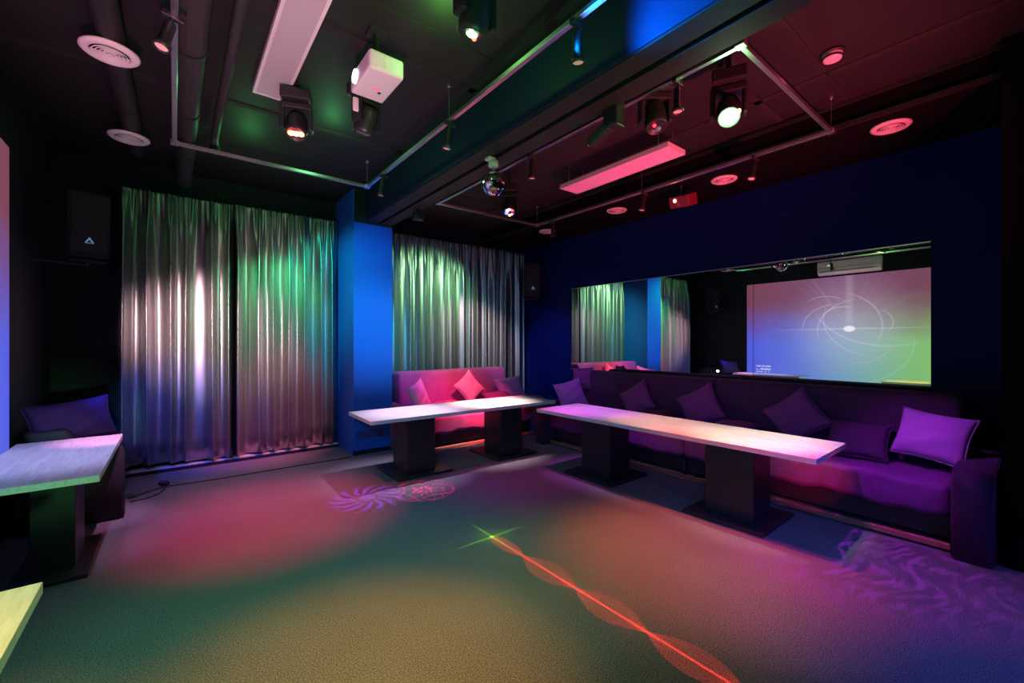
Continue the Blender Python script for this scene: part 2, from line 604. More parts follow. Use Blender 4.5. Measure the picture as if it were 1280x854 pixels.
# ---------------------------------------------------------------- cushions
def cushion_mesh(a, b, h, seed, n=22):
    rnd = random.Random(seed)
    ph = [rnd.uniform(0, 6.28) for _ in range(6)]
    bm = bmesh.new()
    sides = []
    for s in (1, -1):
        g = []
        for i in range(n+1):
            row = []
            for j in range(n+1):
                u, v = -1+2*i/n, -1+2*j/n
                e = max(0, (1-u**2))*max(0, (1-v**2))
                z = h*e**.42
                w = 1-abs(u*v)
                z += s*.0*w
                z += .09*h*math.sin(5*u+3*v+ph[0])*e**.5+.07*h*math.sin(9*v-4*u+ph[1])*e**.5
                x = a*u*(1-.10*(1-v*v))
                y = b*v*(1-.10*(1-u*u))
                row.append((x, y, s*max(z, 0)))
            g.append(row)
        sides.append(g)
    V = [[None]*(n+1) for _ in range(n+1)]
    W = [[None]*(n+1) for _ in range(n+1)]
    for i in range(n+1):
        for j in range(n+1):
            V[i][j] = bm.verts.new(sides[0][i][j])
            if i in (0, n) or j in (0, n):
                W[i][j] = V[i][j]
            else:
                W[i][j] = bm.verts.new(sides[1][i][j])
    for i in range(n):
        for j in range(n):
            bm.faces.new((V[i][j], V[i+1][j], V[i+1][j+1], V[i][j+1]))
            bm.faces.new((W[i][j], W[i][j+1], W[i+1][j+1], W[i+1][j]))
    return bm


cseed = [0]


def cushion(label, center, normal, roll, a, b, m, h=.075, group=None):
    """a pad facing `normal`, turned by roll in its own plane"""
    cseed[0] += 1
    nrm = Vector(normal).normalized()
    q = nrm.to_track_quat('Z', 'Y').to_matrix().to_4x4()
    o = obj('cushion', cushion_mesh(a, b, h, cseed[0]), m, smooth=True)
    o.matrix_world = Matrix.Translation(center) @ q @ Matrix.Rotation(roll, 4, 'Z')
    # piping round the seam
    bm = bmesh.new()
    pts = []
    N = 16
    for (ax, ay, bx_, by_) in ((-1, -1, 1, -1), (1, -1, 1, 1), (1, 1, -1, 1), (-1, 1, -1, -1)):
        for k in range(N):
            u, v = ax+(bx_-ax)*k/N, ay+(by_-ay)*k/N
            pts.append((a*u*(1-.10*(1-v*v)), b*v*(1-.10*(1-u*u)), 0))
    pts.append(pts[0])
    tube(bm, pts, .006, 6, False)
    pi = obj('piping', bm, m, o, smooth=True)
    tag(o, label, 'cushion', group)
    return o


GB, GR = 'cushions on the pink sofa', 'cushions on the long dark sofas'
# pink sofa by the curtains
cushion('lilac cushion leaning at the left end of the pink sofa', (2.80, 5.70, .74), (.55, -.8, .28), .25, .22, .22, M_cushp, group=GB)
cushion('pale pink cushion standing on its corner mid-sofa', (3.78, 5.88, .80), (.05, -.93, .3), .62, .215, .215, M_cushp, group=GB)
cushion('dark magenta cushion lying flat on the pink sofa seat, left of the standing one', (3.25, 5.62, .575), (0, -.15, 1), .2, .26, .2, M_sofa, group=GB)
cushion('dark plum cushion lying before the lilac cushion at the sofa right end', (4.22, 5.60, .60), (-.1, -.5, .9), .2, .24, .22, M_cushd, group=GB)
cushion('lilac cushion with sequinned corner at the right end of the pink sofa', (4.50, 5.72, .76), (-.25, -.75, .5), .12, .24, .2, M_cush, group=GB)
# long dark sofas: rows from far to near
cushion('purple cushion with frilled edge at the far end of the dark sofas', (4.76, 4.55, .735), (-.45, -.8, .35), .25, .22, .22, M_cush, group=GR)
cushion('plum bolster cushion tucked up against the far arm of the dark sofas', (5.08, 4.60, .96), (-.85, -.4, .3), .05, .16, .18, M_cushd, group=GR)
cushion('purple cushion standing on its corner at the left of the dark sofas', (4.98, 3.52, .74), (-.95, 0, .3), .6, .22, .22, M_cushd, group=GR)
cushion('dark cushion lying on the seat left of the large plum cushion', (4.80, 3.15, .58), (-.2, 0, 1), .3, .22, .24, M_sofad, group=GR)
cushion('large plum cushion on its corner beside the middle of the dark sofas', (4.98, 2.62, .75), (-.95, 0, .3), .55, .235, .235, M_cushd, group=GR)
cushion('dark cushion lying flat at the middle of the dark sofas', (4.80, 2.20, .585), (-.15, .05, 1), .2, .22, .25, M_cushd, group=GR)
cushion('dark red cushion leaning on its corner right of the sofa middle', (4.97, 1.60, .78), (-.93, 0, .35), .72, .23, .23, M_cushd, group=GR)
cushion('dark plum cushion leaning low beside the big purple one', (4.86, 1.08, .66), (-.7, 0, .7), .04, .23, .2, M_sofad, group=GR)
cushion('big purple cushion at the right arm of the dark sofas', (4.93, .60, .76), (-.88, .1, .42), -.12, .235, .21, M_cush, h=.085, group=GR)
cushion('dark purple cushion propped behind the white table at the left wall', (-.715, 5.42, .83), (.35, -.85, .35), .10, .285, .2, mat('indigo_cushion', (.05, .010, .11), .75, bump=.15, bscale=60), h=.085)

# ------------------------------------------------------------------ mirror
MY0, MY1, MZ0, MZ1, MS = .69, 5.34, 1.06, 2.495, 2.26
for y0, y1, l in ((MS+.003, MY1, 'wide mirror pane on the right wall, left of the seam'), (MY0, MS-.003, 'mirror pane on the right wall showing the projection screen, right of the seam')):
    t = thing('wall_mirror', l, 'mirror', (XR, (y0+y1)/2, MZ0), group='mirror panes above the dark sofas')
    h = (y1-y0)/2
    obj('mirror_glass', B(-.008, -.002, -h, h, 0, MZ1-MZ0), M_mirror, t)
    obj('backing_board', B(-.002, -.0005, -h-.002, h+.002, -.003, MZ1-MZ0+.003), M_black, t)
    for z in (0, MZ1-MZ0):
        obj('edge_strip', B(-.012, -.001, -h, h, z-.004, z+.004), M_chrome, t)

# ------------------------------------------------------- projection screen
SY0, SY1, SZ0, SZ1 = .74, 5.1, .63, 3.08


def screen_mat():
    m = bpy.data.materials.new('projected_image')
    m.use_nodes = True
    nt = m.node_tree
    nt.nodes.clear()
    X = NX(nt)
    tc = nt.nodes.new('ShaderNodeTexCoord')
    sp = nt.nodes.new('ShaderNodeSeparateXYZ')
    nt.links.new(tc.outputs['Object'], sp.inputs[0])
    s = X.div(X.mul(sp.outputs[1], -1), SY1-SY0)          # -.5 far end ... .5 near end
    s = X.add(s, .5)
    z = X.add(X.div(sp.outputs[2], SZ1-SZ0), .5)
    nz = X.noise(s, z, 3.0, 5)
    zz = X.add(z, X.mul(X.sub(nz, .5), .35))
    bot = X.ramp(s, [(0, lin(88, 98, 235)), (.3, lin(110, 130, 225)), (.52, lin(120, 170, 190)), (.75, lin(135, 200, 125)), (1, lin(150, 205, 105))])
    top = X.ramp(s, [(0, lin(128, 72, 88)), (.45, lin(135, 88, 125)), (.75, lin(128, 76, 98)), (1, lin(132, 80, 98))])
    col = X.mix(X.step(zz, .30, .82), bot, top)
    aspect = (SY1-SY0)/(SZ1-SZ0)
    dx = X.mul(X.sub(s, .514), aspect)
    dz = X.sub(z, .496)
    r = X.sqrt(X.add(X.mul(dx, dx), X.mul(dz, dz)))
    th = X.atan2(dz, dx)
    # curved light trails: rings broken up along their length
    ring = 0.0
    for k, (ox, oz, rad, wd, a0, amp) in enumerate(((-.16, .02, .34, .009, .35, .40), (.10, -.02, .30, .008, 2.6, .45), (.22, .10, .36, .007, 3.6, .40), (-.05, .05, .16, .009, 1.9, .45),
                                                    (-.10, .0, .24, .006, 2.4, .50), (.05, -.10, .22, .006, 5.2, .35), (.28, .34, .50, .010, 4.3, .45), (-.02, -.12, .40, .006, 5.6, .30),
                                                    (.16, .05, .13, .007, .2, .40), (-.2, .12, .2, .006, 1.5, .45))):
        ex, ez = X.sub(dx, ox), X.sub(dz, oz)
        r2 = X.sqrt(X.add(X.mul(X.mul(ex, .85), X.mul(ex, .85)), X.mul(ez, ez)))
        line = X.step(X.abs(X.sub(r2, rad)), 0, wd*1.3, .8, 0)
        dth = X.m('COSINE', X.sub(X.atan2(ez, ex), a0))
        ring = X.add(ring, X.mul(X.mul(line, X.step(dth, .55, .98)), amp))
    # rays
    na = X.noise(X.mul(X.sin(th), 3.0), X.mul(X.sin(X.add(th, 1.57)), 3.0), 5.5, 3)
    rays = X.mul(X.mul(X.step(na, .52, .75), X.step(r, .05, .75, .30, .04)), X.step(X.sin(X.add(th, .35)), -.6, .9, .25, 1.0))
    up = X.mul(X.step(X.abs(X.sub(dx, .0)), 0, .05, 1, 0), X.mul(X.step(dz, 0, .08), .22))
    hor = X.mul(X.step(X.abs(dz), 0, .012, 1, 0), X.step(X.abs(dx), .05, .8, .45, 0))
    glow = X.step(r, .0, .62, .50, 0)
    e = X.sqrt(X.add(X.mul(X.mul(dx, .62), X.mul(dx, .62)), X.mul(dz, dz)))
    core = X.step(e, .020, .034, 1.0, 0)
    lite = X.add(X.add(X.add(ring, rays), X.add(up, hor)), glow)
    col = X.mix(X.mul(lite, .62), col, lin(235, 225, 240), 'MIX')
    col = X.mix(core, col, (1, 1, 1, 1), 'MIX')
    # faint two-line caption block in the lower far corner of the image
    u1 = X.mul(X.step(X.abs(X.sub(s, .095)), .040, .042, 1, 0), X.step(X.abs(X.sub(z, .082)), .034, .036, 1, 0))
    rowsin = X.step(X.sin(X.mul(z, 180)), -.5, -.1)
    cap = X.mul(X.mul(u1, rowsin), X.step(X.noise(X.mul(s, 160), X.mul(z, 30), 1.0, 1), .40, .48))
    col = X.mix(X.mul(cap, .55), col, (1, 1, 1, 1))
    em = nt.nodes.new('ShaderNodeEmission')
    nt.links.new(col, em.inputs['Color'])
    em.inputs['Strength'].default_value = .95
    out = nt.nodes.new('ShaderNodeOutputMaterial')
    nt.links.new(em.outputs[0], out.inputs['Surface'])
    return m


t = thing('projection_screen', 'large projection screen on the left wall showing a colourful light burst', 'screen', (XL, (SY0+SY1)/2, (SZ0+SZ1)/2))
hy, hz = (SY1-SY0)/2, (SZ1-SZ0)/2
obj('screen_surface', B(.024, .028, -hy, hy, -hz, hz), screen_mat(), t)
obj('screen_frame', B(.001, .0235, -hy-.012, hy+.012, -hz-.012, hz+.012), M_black, t)

# --------------------------------------------------------- air conditioner
t = thing('air_conditioner', 'white wall air conditioner above the projection screen, seen in the mirror', 'air conditioner', (XL, 2.85, 3.12))
prof = [(.002, 0), (.002, .32), (.19, .32), (.21, .30), (.215, .12), (.20, .05), (.14, 0.0)]
bm = bmesh.new()
prism(bm, prof, -.58, .58, 'y')
obj('housing', bm, M_white, t)
fl = obj('air_flap', B(.150, .222, -.5, .5, .048, .056), M_cream, t)
obj('display', B(.214, .219, .30, .38, .20, .22), mat('ac_display', (.5, .6, .7), emit=(.5, .7, 1), estr=1.0), t)

# ----------------------------------------------------------------- speakers
M_emblem = mat('speaker_emblem', (.6, .7, .8), .3, emit=(.25, .5, .9), estr=.25)


def speaker(label, loc, rotz, tilt, wall):
    t = thing('loudspeaker', label, 'speaker', loc, (tilt, 0, rotz), 'black wall loudspeakers')
    w, h, d = .150, .31, .14
    bm = bmesh.new()
    prism(bm, [(-w, -d), (w, -d), (w*.7, d), (-w*.7, d)], -h, h, 'x')
    # outline was (a, z): turn it upright
    for v in bm.verts:
        x, a, zz = v.co
        v.co = Vector((a, zz, x))
    bmesh.ops.bevel(bm, geom=bm.edges[:], offset=.008, segments=2, affect='EDGES')
    obj('cabinet', bm, M_blackgloss, t)
    obj('grille', B(-w+.02, w-.02, -d-.006, -d+.002, -h+.05, h-.02, .004, 1), mat('speaker_mesh', (.012, .012, .014), .45, bump=.5, bscale=400), t)
    em = bmesh.new()
    prism(em, [(-.032, -.014), (0, .036), (.032, -.014), (.016, -.014), (0, .012), (-.016, -.014)], -d-.009, -d-.006, 'y')
    box(em, -.032, .032, -d-.009, -d-.006, -.024, -.018)
    obj('emblem', em, M_emblem, t, loc=(0, 0, -h+.16))
    br = bmesh.new()
    br = B(-w*.9, w*.9, -d*.7, d*.7, -h-.04, -h-.025)
    br2 = tube(br, [(0, .02, -h-.02), (0, .05, -h-.06), tuple(wall)], .016, 10)
    obj('bracket', br2, M_head, t)
    return t


speaker('black loudspeaker hanging in the left corner by the white-lit curtain', (-.67, 5.88, 2.68), math.radians(12), math.radians(4), (-.376, .06, -.36))
speaker('black loudspeaker hanging in the far right corner above the sofas', (5.22, 6.02, 2.69), math.radians(-22), math.radians(3), (.36, .12, -.36))

# ---------------------------------------------------------------- projector
t = thing('projector', 'white ceiling projector hanging beside the long light panel', 'projector', (1.07, 2.82, 3.27))
bm = B(-.115, .115, -.185, .185, 0, .125, .018, 3)
obj('housing', bm, M_white, t, smooth=False)
Mx = Matrix.Translation((-.115, .07, .06)) @ Matrix.Rotation(-PI/2, 4, 'Y')
ln = obj('lens', lathe(bmesh.new(), [(0, .012), (.035, .016), (.044, .014), (.047, .0), (.05, -.01)], 28, Mx), mat('projector_lens', (.05, .05, .06), .1, emit=(.75, .82, 1), estr=2.2), t, smooth=True)
bm = bmesh.new()
for i in range(7):
    box(bm, -.09+i*.013, -.082+i*.013, -.1885, -.184, .03, .10)
obj('vent_slots', bm, M_cream, t)
bm = B(-.02, .035, .02, .035, -.003, .002)
obj('status_strip', bm, mat('status_light', (.8, .2, .2), emit=(1, .15, .2), estr=.6), t)
bm = lathe(bmesh.new(), [(0, -.003), (.012, -.003), (.012, .002)], 16, Matrix.Translation((.04, .06, 0)))
obj('foot_socket', bm, M_black, t)
bm = tube(bmesh.new(), [(0, 0, .12), (0, 0, .365)], .02, 12)
box(bm, -.06, .06, -.06, .06, .12, .14)
box(bm, -.06, .06, -.06, .06, .345, .364)
obj('ceiling_mount', bm, M_head, t)

# -------------------------------------------------------------- light panels
for (l, x0, x1, y0, y1, z0, z1, em_) in (('white linear light panel set into the ceiling left of the projector', .50, .74, 2.55, 4.05, ZC-.045, ZC-.001, None),
                                       ('pink-lit linear light panel hanging over the dark sofas', 3.60, 3.90, 2.2, 3.62, 3.37, 3.415, (1, .06, .28))):
    t = thing('light_panel', l, 'light panel', ((x0+x1)/2, (y0+y1)/2, z0), group=None)
    hx, hy = (x1-x0)/2, (y1-y0)/2
    bm = bmesh.new()
    f = .022
    box(bm, -hx, -hx+f, -hy, hy, 0, z1-z0)
    box(bm, hx-f, hx, -hy, hy, 0, z1-z0)
    box(bm, -hx+f, hx-f, -hy, -hy+f, 0, z1-z0)
    box(bm, -hx+f, hx-f, hy-f, hy, 0, z1-z0)
    obj('frame', bm, M_white, t)
    md = mat('panel_diffuser', (.50, .46, .50), .5)
    if em_:
        md = mat('panel_diffuser_fill_glow', (.7, .6, .62), .5, emit=em_, estr=.30)  # panel is off; pink light falling on it is put in as glow
    obj('diffuser', B(-hx+f, hx-f, -hy+f, hy-f, .004, .012), md, t)
    if em_:
        for sx in (-1, 1):
            for sy in (-1, 1):
                obj('suspension_wire', tube(bmesh.new(), [(sx*(hx-.03), sy*(hy-.12), .04), (sx*(hx-.03), sy*(hy-.12), ZC-z0)], .002, 6), M_chrome, t)


# -------------------------------------------------------------------- vents
def vent_meshes():
    ring = lathe(bmesh.new(), [(.118, -.004), (.125, 0), (.150, -.004), (.152, -.014), (.138, -.026), (.112, -.030), (.100, -.022), (.100, -.012), (.118, -.004)], 40)
    lou = bmesh.new()
    for r in (.088, .070, .052, .034):
        lathe(lou, [(r-.006, -.020), (r+.004, -.034), (r+.008, -.033), (r-.002, -.018), (r-.006, -.020)], 36)
    lathe(lou, [(0, -.032), (.014, -.034), (.018, -.026), (0, -.022)], 24)
    box(lou, -.1, .1, -.003, .003, -.026, -.020)
    back = lathe(bmesh.new(), [(0, -.008), (.101, -.008), (.101, -.0), (0, 0)], 32)
    return ring, lou, back


VG = 'round ceiling vents'
vr, vl, vb = vent_meshes()
v0 = thing('ceiling_vent', 'larger round vent nearest the top left corner', 'vent', (-.33, 3.82, 3.455), group=VG)
obj('rim', vr, M_cream, v0, smooth=True)
obj('louvre_rings', vl, M_cream, v0, smooth=True)
obj('throat', vb, M_black, v0)
for (x, y, z, l, s) in ((-.33, 5.31, 3.455, 'round vent above the left loudspeaker', 1),
                        (4.93, 5.26, 3.42, 'round vent nearest the far right corner', .92), (4.92, 3.81, 3.42, 'second round vent from the corner along the right wall', .92),
                        (4.95, 2.32, 3.42, 'round vent just right of the red laser box', .92), (4.86, .85, 3.42, 'round vent at the upper right, nearest the viewer', .92)):
    c = copy_tree(v0)
    c.location = (x, y, z)
    c.scale = (s, s, s)
    c['label'] = l
# spigots that carry the left vents up to the ceiling
for vv in (v0,):
    pass

t = thing('smoke_detector', 'white smoke detector on the ceiling at upper right', 'smoke detector', (3.72, .97, ZC))
obj('housing', lathe(bmesh.new(), [(0, -.062), (.035, -.062), (.055, -.052), (.060, -.030), (.062, -.001), (0, -.001)], 32), M_white, t, smooth=True)
obj('sensor_slot', lathe(bmesh.new(), [(.0575, -.046), (.061, -.040), (.0615, -.034)], 32), M_black, t)
obj('mounting_base', lathe(bmesh.new(), [(.062, -.018), (.075, -.015), (.078, -.001), (.062, -.001)], 32), M_black, t, smooth=True)


# ------------------------------------------------------------- light tracks
def track(label, x0, x1, y0, y1, z, wires, grp):
    t = thing('track_rail', label, 'lighting track', ((x0+x1)/2, (y0+y1)/2, z), group=grp)
    hx, hy = (x1-x0)/2, (y1-y0)/2
    w, h = .017, .016

    def bar(a, b, c, d):
        bm = B(a, b, c, d, -h, h, .003, 1)
        return obj('rail', bm, M_chrome, t)
    bar(-hx, hx, -hy-w, -hy+w)
    bar(-hx, hx, hy-w, hy+w)
    bar(-hx-w, -hx+w, -hy+w, hy-w)
    bar(hx-w, hx+w, -hy+w, hy-w)
    for sx in (-1, 1):
        for sy in (-1, 1):
            obj('corner_connector', B(sx*hx-.03, sx*hx+.03, sy*hy-.03, sy*hy+.03, -h-.002, h+.004, .004, 1), M_chrome, t)
    for (wx, wy) in wires:
        bm = tube(bmesh.new(), [(wx*hx, wy*hy, h), (wx*hx, wy*hy, ZC-z)], .0025, 6)
        lathe(bm, [(0, 0), (.014, 0), (.014, -.02), (0, -.03)], 12, Matrix.Translation((wx*hx, wy*hy, ZC-z)))
        obj('suspension_wire', bm, M_chrome, t)
    return t


W4 = [(-1, -1), (1, -1), (-1, 1), (1, 1), (-1, 0), (1, 0)]
track('left rectangular chrome lighting track around the projector', 0, 1.745, 1.15, 4.89, 3.34, W4, 'suspended chrome lighting tracks')
track('right rectangular chrome lighting track around the pink light panel', 2.67, 4.38, 1.15, 4.9, 3.34, W4, 'suspended chrome lighting tracks')


# -------------------------------------------------------------- track spots
M_spotlens = mat('spot_lens', (.8, .5, .48), .2, emit=(1, .3, .28), estr=.30)
s0 = thing('track_spotlight', 'tmp', 'spotlight', group='small cylinder track spotlights')
obj('adapter', B(-.05, .05, -.015, .015, -.032, -.001, .003, 1), M_head, s0)
obj('stem', tube(bmesh.new(), [(0, 0, -.03), (0, 0, -.075)], .01, 10), M_head, s0)
obj('barrel', lathe(bmesh.new(), [(0, -.062), (.026, -.064), (.028, -.07), (.028, -.185), (.040, -.20), (.040, -.225), (.033, -.225), (.031, -.21), (0, -.21)], 24), M_head, s0, smooth=True)
obj('lens', lathe(bmesh.new(), [(0, -.216), (.030, -.216), (.030, -.212), (0, -.212)], 20), M_spotlens, s0)
first = True
for (x, y, z, rx, ry, l) in ((1.745, 1.62, 3.325, .06, -.1, 'blue-lit cylinder spotlight on the left track at top centre'),
                             (1.745, 4.40, 3.325, .1, .1, 'cylinder spotlight on the left track near the blue pillar'),
                             (1.745, 3.0, 3.325, .1, .1, 'cylinder spotlight midway on the left track, above the disco ball'),
                             (0.0, 2.95, 3.325, -.1, .25, 'cylinder spotlight on the left track by the large vent'),
                             (2.67, 1.56, 3.325, 0, 0, 'cylinder spotlight on the right track beside the dark moving head'),
                             (2.67, 3.05, 3.325, .05, 0, 'cylinder spotlight on the right track just right of the disco ball'),
                             (4.38, 2.98, 3.325, .1, .15, 'cylinder spotlight on the far side of the right track, left of the laser box'),
                             (4.38, 4.55, 3.325, .1, -.1, 'cylinder spotlight on the right track near the far right corner'),
                             (4.38, 1.75, 3.325, .1, .2, 'cylinder spotlight on the right track below its near end')):
    c = s0 if first else copy_tree(s0)
    first = False
    c.location = (x, y, z)
    c.rotation_euler = (rx, ry, 0)
    c['label'] = l


# ------------------------------------------------------------ moving heads
def moving_head(label, loc, yaw, tilt, leds, s=1.0, top=ZC):
    """hung upside down from a clamp on the ceiling; loc is the yoke pivot; tilt swings the head from straight down"""
    t = thing('moving_head', label, 'stage light', loc, (0, 0, yaw), 'moving head stage lights')
    t.scale = (1, 1, 1)
    zt = top-loc[2]
    zb0 = .17*s
    obj('base', B(-.11*s, .11*s, -.10*s, .10*s, zb0, zb0+.09*s, .012, 2), M_head, t)
    bm = tube(bmesh.new(), [(0, 0, zb0+.09*s), (0, 0, max(zt, zb0+.1*s))], .018, 10)
    box(bm, -.03, .03, -.03, .03, max(zt, zb0+.1*s)-.02, max(zt, zb0+.1*s)-.001)
    obj('hanging_clamp', bm, M_head, t)
    yk = bmesh.new()
    box(yk, -.115*s, .115*s, -.05*s, .05*s, .115*s, .165*s, .01, 2)
    for sx in (-1, 1):
        x0, x1 = sorted((sx*.085*s, sx*.12*s))
        box(yk, x0, x1, -.045*s, .045*s, -.05*s, .14*s, .012, 2)
    obj('yoke', yk, M_head, t)
    R = Matrix.Rotation(tilt, 4, 'X')
    hd = lathe(bmesh.new(), [(0, .10*s), (.05*s, .10*s), (.072*s, .085*s), (.080*s, .04*s), (.080*s, -.07*s), (.076*s, -.10*s), (.068*s, -.105*s), (.066*s, -.095*s), (0, -.095*s)], 28, R)
    h = obj('head', hd, M_head, t, smooth=True)
    for (px, py, pr, col, st) in leds:
        lm = mat('led', (.1, .1, .1), .2, emit=col, estr=st)
        obj('led_lens', lathe(bmesh.new(), [(0, -.108*s), (pr*s*.7, -.107*s), (pr*s, -.100*s), (pr*s, -.094*s)], 18, R @ Matrix.Translation((px*s, py*s, 0))), lm, h, smooth=True)
    return t


RED, GRN, BLU = (1, .05, .03), (.35, 1, .4), (.2, .2, 1)
moving_head('moving head with three glowing red lamps left of the projector', (.78, 3.80, 3.31), math.radians(-20), math.radians(-25),
            [(-.036, .0, .024, (1, .12, .06), 14), (.0, .0, .024, (1, .14, .08), 14), (.036, .0, .024, (1, .12, .06), 14), (.0, -.04, .016, (.3, .02, .02), 1)])
moving_head('unlit dark moving head below the projector', (1.17, 3.30, 3.27), math.radians(30), math.radians(20), [(0, 0, .05, (.02, .03, .05), .4)])
moving_head('moving head lit green at the top edge, right of the projector', (1.23, 1.86, 3.26), math.radians(10), math.radians(15),
            [(0, .0, .03, (.4, 1, .35), 5), (.035, .02, .012, (1, .1, .05), 6), (-.03, -.03, .012, (.4, 1, .3), 4)])
moving_head('dark moving head with one red dot right of the beam', (2.83, 1.84, 3.24), math.radians(-35), math.radians(-20), [(-.02, -.01, .012, (1, .02, .04), 5), (.02, .02, .022, (.05, .12, .2), .5)])
moving_head('moving head glowing blazing green-white at upper right', (3.10, 1.42, 3.20), math.radians(-63), math.radians(-38),
            [(0, 0, .055, (.55, 1, .6), 40), (.055, -.03, .018, (1, .5, .1), 12)])
moving_head('moving head with blue, red and yellow lamps behind the disco ball', (3.28, 4.18, 3.23), math.radians(-45), math.radians(-32),
            [(-.035, .012, .020, (.08, .10, 1), 7), (-.022, -.026, .020, (.5, .35, 1), 6), (.006, -.042, .018, (1, .25, .5), 5), (.038, -.034, .020, (1, .05, .04), 6), (.0, .045, .015, (1, .8, .1), 5), (.030, .030, .012, (1, .2, .9), 5)])

# scanner-style lamp with a bent arm on the beam
t = thing('scanner_light', 'blue-lit bent scanner lamp under the beam, left of the dark moving head', 'stage light', (2.46, 1.92, 3.20))
obj('housing', B(-.05, .05, -.05, .07, -.13, .06, .01, 2), M_head, t)
bm = B(-.035, .035, -.035, .035, -.10, .10, .008, 2)
a = obj('arm', bm, M_head, t, mat4=Matrix.Translation((-.02, .12, -.14)) @ Matrix.Rotation(math.radians(68), 4, 'X'))
obj('lamp_tip', lathe(bmesh.new(), [(0, .012), (.014, .010), (.018, 0)], 16), mat('scanner_led', (.3, .4, .3), emit=(.5, 1, .5), estr=2.5), a, mat4=Matrix.Translation((0, 0, -.1)) @ Matrix.Rotation(PI, 4, 'X'))
obj('hanging_bracket', B(-.04, -.02, -.03, .05, .05, .12), M_head, t)

# small flood lamp on the far end of the beam
t = thing('spotlight', 'small blue-lit flood lamp on the underside of the beam near the pillar', 'stage light', (2.42, 4.95, 3.20))
obj('housing', B(-.07, .06, -.05, .05, -.12, -.02, .02, 3), M_head, t)
obj('lamp_lens', lathe(bmesh.new(), [(0, .01), (.028, .008), (.032, 0)], 18), M_glassdark, t, mat4=Matrix.Translation((.06, 0, -.07)) @ Matrix.Rotation(PI/2, 4, 'Y'))
obj('bracket', B(-.03, .02, -.015, .015, -.03, .005), M_head, t)

# red laser box under the bulkhead
t = thing('laser_projector', 'tilted laser box with a bright red lamp above the mirror', 'laser', (4.78, 2.74, 3.24), (math.radians(8), math.radians(-20), math.radians(-12)))
obj('housing', B(-.06, .10, -.14, .14, -.07, .07, .006, 1), mat('laser_box_red', (.16, .012, .03), .4), t)
obj('laser_aperture', lathe(bmesh.new(), [(0, .012), (.016, .010), (.02, 0)], 18), mat('laser_glow', (1, .3, .1), emit=(1, .25, .10), estr=25), t, mat4=Matrix.Translation((-.06, .05, .02)) @ Matrix.Rotation(-PI/2, 4, 'Y'))
bm = lathe(bmesh.new(), [(.012, 0), (.018, 0), (.018, .002), (.012, .002), (.012, 0)], 20, Matrix.Translation((-.06, .01, -.01)) @ Matrix.Rotation(-PI/2, 4, 'Y'))
box(bm, -.062, -.06, -.03, .03, -.045, -.038)
obj('printed_mark', bm, mat('pale_print', (.5, .3, .33), .5), t)
bm = tube(bmesh.new(), [(0, 0, .06), (.02, 0, .18)], .012, 8)
obj('hanging_bracket', bm, M_head, t)

t = thing('wireless_receiver', 'small pale oval receiver dangling on a cord below the projector', 'receiver', (1.03, 3.12, 3.27))
bm = B(-.022, .022, -.012, .012, -.05, .05, .011, 3)
obj('housing', bm, M_cream, t, smooth=True)
obj('hanging_cord', tube(bmesh.new(), [(0, 0, .045), (.01, -.03, .2), (.0, -.04, ZC-3.27)], .003, 6), M_cable, t)

# disco ball
t = thing('disco_ball', 'mirrored disco ball hanging from a white motor under the beam', 'disco ball', (2.26, 3.12, 2.975))
bm = bmesh.new()
R_ = .107
rows = 20
for i in range(rows):
    a0, a1 = PI*i/rows-PI/2, PI*(i+1)/rows-PI/2
    am = (a0+a1)/2
    n = max(4, int(2*PI*math.cos(am)/(PI/rows)))
    for k in range(n):
        b0, b1 = 2*PI*(k+.03)/n, 2*PI*(k+.97)/n
        P_ = lambda a, b: Vector((math.cos(a)*math.cos(b), math.cos(a)*math.sin(b), math.sin(a)))*R_
        j0, j1 = a0+.004, a1-.004
        q = [P_(j0, b0), P_(j0, b1), P_(j1, b1), P_(j1, b0)]
        c_ = sum(q, Vector())/4
        nn = c_.normalized()
        tv = Vector((random.uniform(-1, 1), random.uniform(-1, 1), random.uniform(-1, 1)))*.035
        vs = [bm.verts.new(v+nn*(tv.dot(v-c_))) for v in q]
        bm.faces.new(vs)
obj('mirror_tiles', bm, mat('disco_mirror', (.92, .92, .92), .04, metal=1), t)
obj('ball_core', lathe(bmesh.new(), [(0, -R_*.97)]+[(R_*.97*math.cos(a), R_*.97*math.sin(a)) for a in [-PI/2+PI*k/16 for k in range(1, 16)]]+[(0, R_*.97)], 28), M_black, t, smooth=True)
obj('hanging_rod', tube(bmesh.new(), [(0, 0, R_-.005), (0, 0, .16)], .004, 8), M_chrome, t)
obj('motor', lathe(bmesh.new(), [(0, .155), (.042, .155), (.046, .16), (.046, .205), (.030, .21), (.030, .229), (0, .229)], 28), M_white, t, smooth=True)
obj('motor_plate', B(-.075, .0, -.035, .035, .200, .2295, .006, 1), M_white, t)

# floor-standing fixture reflected in the mirror, on the arm of the corner sofa
t = thing('pin_spotlight', 'small bright lamp behind the cushion on the left corner sofa, seen in the mirror', 'spotlight', (-.60, 5.66, .485))
obj('base', lathe(bmesh.new(), [(0, 0), (.04, 0), (.04, .012), (0, .012)], 20), M_head, t)
obj('lamp_body', tube(bmesh.new(), [(-.04, 0, .26), (.06, 0, .25)], .036, 16), M_head, t, smooth=True)
obj('stem', tube(bmesh.new(), [(0, 0, .01), (0, 0, .25)], .008, 8), M_head, t)
obj('lens', lathe(bmesh.new(), [(0, .01), (.024, .008), (.03, 0)], 18), mat('pin_lens', (.8, 1, .8), emit=(.85, 1, .8), estr=30), t, mat4=Matrix.Translation((.06, 0, .25)) @ Matrix.Rotation(PI/2, 4, 'Y'))

